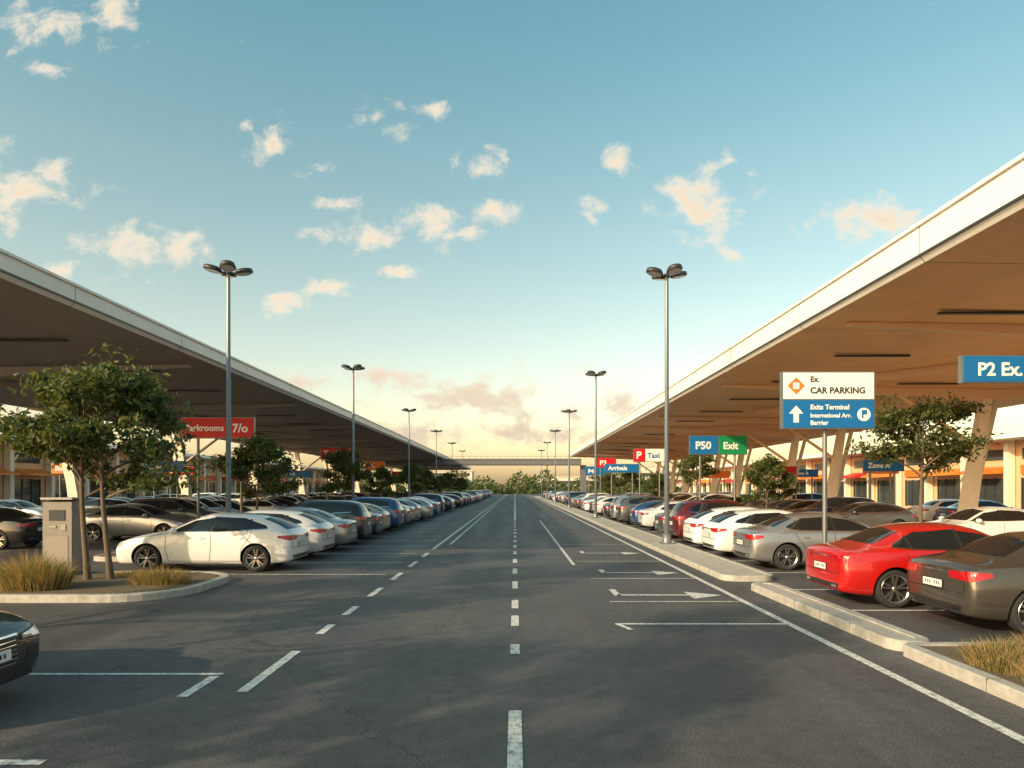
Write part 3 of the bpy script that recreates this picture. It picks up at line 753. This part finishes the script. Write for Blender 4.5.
w = bpy.data.worlds.new('World'); scene.world = w; w.use_nodes = True
nt = w.node_tree; N = nt.nodes; L = nt.links; N.clear()
out = N.new('ShaderNodeOutputWorld'); bgA = N.new('ShaderNodeBackground'); bgB = N.new('ShaderNodeBackground'); mix = N.new('ShaderNodeMixShader')
sky = N.new('ShaderNodeTexSky'); sky.sky_type = 'NISHITA'; sky.sun_disc = False; sky.sun_elevation = el; sky.sun_rotation = math.atan2(-hx, -hy)
sky.air_density = 1.0; sky.dust_density = 2.0; sky.ozone_density = 1.0
tc = N.new('ShaderNodeTexCoord'); sep = N.new('ShaderNodeSeparateXYZ'); L.new(tc.outputs['Generated'], sep.inputs[0])
ramp = N.new('ShaderNodeValToRGB'); L.new(sep.outputs['Z'], ramp.inputs['Fac'])
e = ramp.color_ramp.elements
K = 2.5
def rc(c): return (c[0]/K, c[1]/K, c[2]/K, 1)
e[0].position = 0; e[0].color = rc((2.25, 1.62, 1.1)); e[1].position = 1.0; e[1].color = rc((1.05, 1.5, 1.2))
for p_, c_ in ((.12, (2.3, 1.82, 1.25)), (.3, (1.85, 1.75, 1.22)), (.55, (1.25, 1.75, 1.32))):
    x = e.new(p_); x.color = rc(c_)
sc_ = N.new('ShaderNodeVectorMath'); sc_.operation = 'SCALE'; L.new(ramp.outputs[0], sc_.inputs[0]); sc_.inputs['Scale'].default_value = K
tm = N.new('ShaderNodeVectorMath'); tm.operation = 'MULTIPLY'
L.new(sky.outputs[0], tm.inputs[0]); L.new(sc_.outputs[0], tm.inputs[1]); L.new(tm.outputs[0], bgA.inputs[0]); bgA.inputs[1].default_value = .15
def mth(op, a, b_=None, c=None, clamp=False):
    n = N.new('ShaderNodeMath'); n.operation = op; n.use_clamp = clamp
    for i, v in enumerate((a, b_, c)):
        if v is None: continue
        if isinstance(v, (int, float)): n.inputs[i].default_value = v
        else: L.new(v, n.inputs[i])
    return n.outputs[0]
ysafe = mth('MAXIMUM', sep.outputs['Y'], .08)
px = mth('DIVIDE', sep.outputs['X'], ysafe); pz = mth('DIVIDE', sep.outputs['Z'], ysafe)
cmb = N.new('ShaderNodeCombineXYZ'); L.new(px, cmb.inputs[0]); L.new(pz, cmb.inputs[1])
mpn = N.new('ShaderNodeMapping'); mpn.inputs['Scale'].default_value = (1, 1.3, 1); mpn.inputs['Location'].default_value = (.37, .21, 0); L.new(cmb.outputs[0], mpn.inputs['Vector'])
nw = N.new('ShaderNodeTexNoise'); nw.inputs['Scale'].default_value = 15; nw.inputs['Detail'].default_value = 7; nw.inputs['Roughness'].default_value = .64
nw.inputs['Distortion'].default_value = .3
L.new(mpn.outputs[0], nw.inputs['Vector'])
clouds = [(28, 15, 60, 30), (92, 18, 55, 32), (25, 190, 66, 40), (135, 245, 80, 30), (60, 272, 80, 20), (42, 70, 28, 14), (272, 145, 24, 24), (380, 122, 28, 18), (425, 108, 32, 15),
          (480, 168, 28, 20), (360, 235, 70, 28), (430, 230, 40, 26), (495, 208, 28, 22), (285, 300, 30, 14), (322, 288, 30, 12), (618, 163, 20, 16), (590, 215, 24, 20), (700, 208, 54, 46),
          (868, 214, 50, 30), (732, 255, 26, 13), (335, 206, 30, 10), (465, 395, 120, 30), (610, 407, 90, 22), (390, 374, 70, 14), (500, 434, 180, 18), (912, 220, 24, 14), (315, 165, 18, 12),
          (310, 382, 70, 14), (470, 235, 20, 11), (405, 272, 28, 9), (730, 160, 14, 9), (245, 125, 12, 8)]
acc = None
for (cx, cy, rx, rz) in clouds:
    s1_ = N.new('ShaderNodeVectorMath'); s1_.operation = 'MULTIPLY_ADD'; L.new(cmb.outputs[0], s1_.inputs[0])
    s1_.inputs[1].default_value = (700/rx, 700/rz, 0); s1_.inputs[2].default_value = (-(cx-515)/rx, -(488-cy)/rz, 0)
    s3_ = N.new('ShaderNodeVectorMath'); s3_.operation = 'LENGTH'; L.new(s1_.outputs[0], s3_.inputs[0])
    acc = s3_.outputs['Value'] if acc is None else mth('MINIMUM', acc, s3_.outputs['Value'])
acc = mth('MAXIMUM', mth('SUBTRACT', 1.15, acc), -.6)
dn = mth('ADD', acc, mth('MULTIPLY', mth('SUBTRACT', nw.outputs['Fac'], .52), 4.8))
mr_ = N.new('ShaderNodeMapRange'); mr_.interpolation_type = 'SMOOTHSTEP'; L.new(dn, mr_.inputs['Value'])
mr_.inputs['From Min'].default_value = .1; mr_.inputs['From Max'].default_value = 1.25; mr_.inputs['To Max'].default_value = .92
front = mth('GREATER_THAN', sep.outputs['Y'], .1)
L.new(mth('MULTIPLY', mr_.outputs['Result'], front), mix.inputs[0])
cr = N.new('ShaderNodeMapRange'); L.new(dn, cr.inputs['Value']); cr.inputs['From Min'].default_value = .8; cr.inputs['From Max'].default_value = 2.0
c1 = N.new('ShaderNodeMix'); c1.data_type = 'RGBA'; L.new(cr.outputs[0], c1.inputs[0]); c1.inputs[6].default_value = (1.0, .88, .70, 1); c1.inputs[7].default_value = (.93, .70, .47, 1)
lowm = N.new('ShaderNodeMapRange'); L.new(sep.outputs['Z'], lowm.inputs['Value']); lowm.inputs['From Min'].default_value = .08; lowm.inputs['From Max'].default_value = .2
c2 = N.new('ShaderNodeMix'); c2.data_type = 'RGBA'; L.new(lowm.outputs[0], c2.inputs[0]); c2.inputs[6].default_value = (.78, .62, .47, 1); L.new(c1.outputs[2], c2.inputs[7])
L.new(c2.outputs[2], bgB.inputs[0]); bgB.inputs[1].default_value = 1.0
L.new(bgA.outputs[0], mix.inputs[1]); L.new(bgB.outputs[0], mix.inputs[2]); L.new(mix.outputs[0], out.inputs[0])

# ------------------------------------------------------------ camera
cam = bpy.data.cameras.new('camera'); co = bpy.data.objects.new('camera', cam); COL.objects.link(co)
co.location = (0, 0, 2.1); co.rotation_euler = (R(90), 0, 0)
cam.sensor_width = 36; cam.lens = 700/1024*36; cam.shift_x = -3/1024; cam.shift_y = 104/1024; cam.clip_end = 6000; cam.clip_start = .1
scene.camera = co
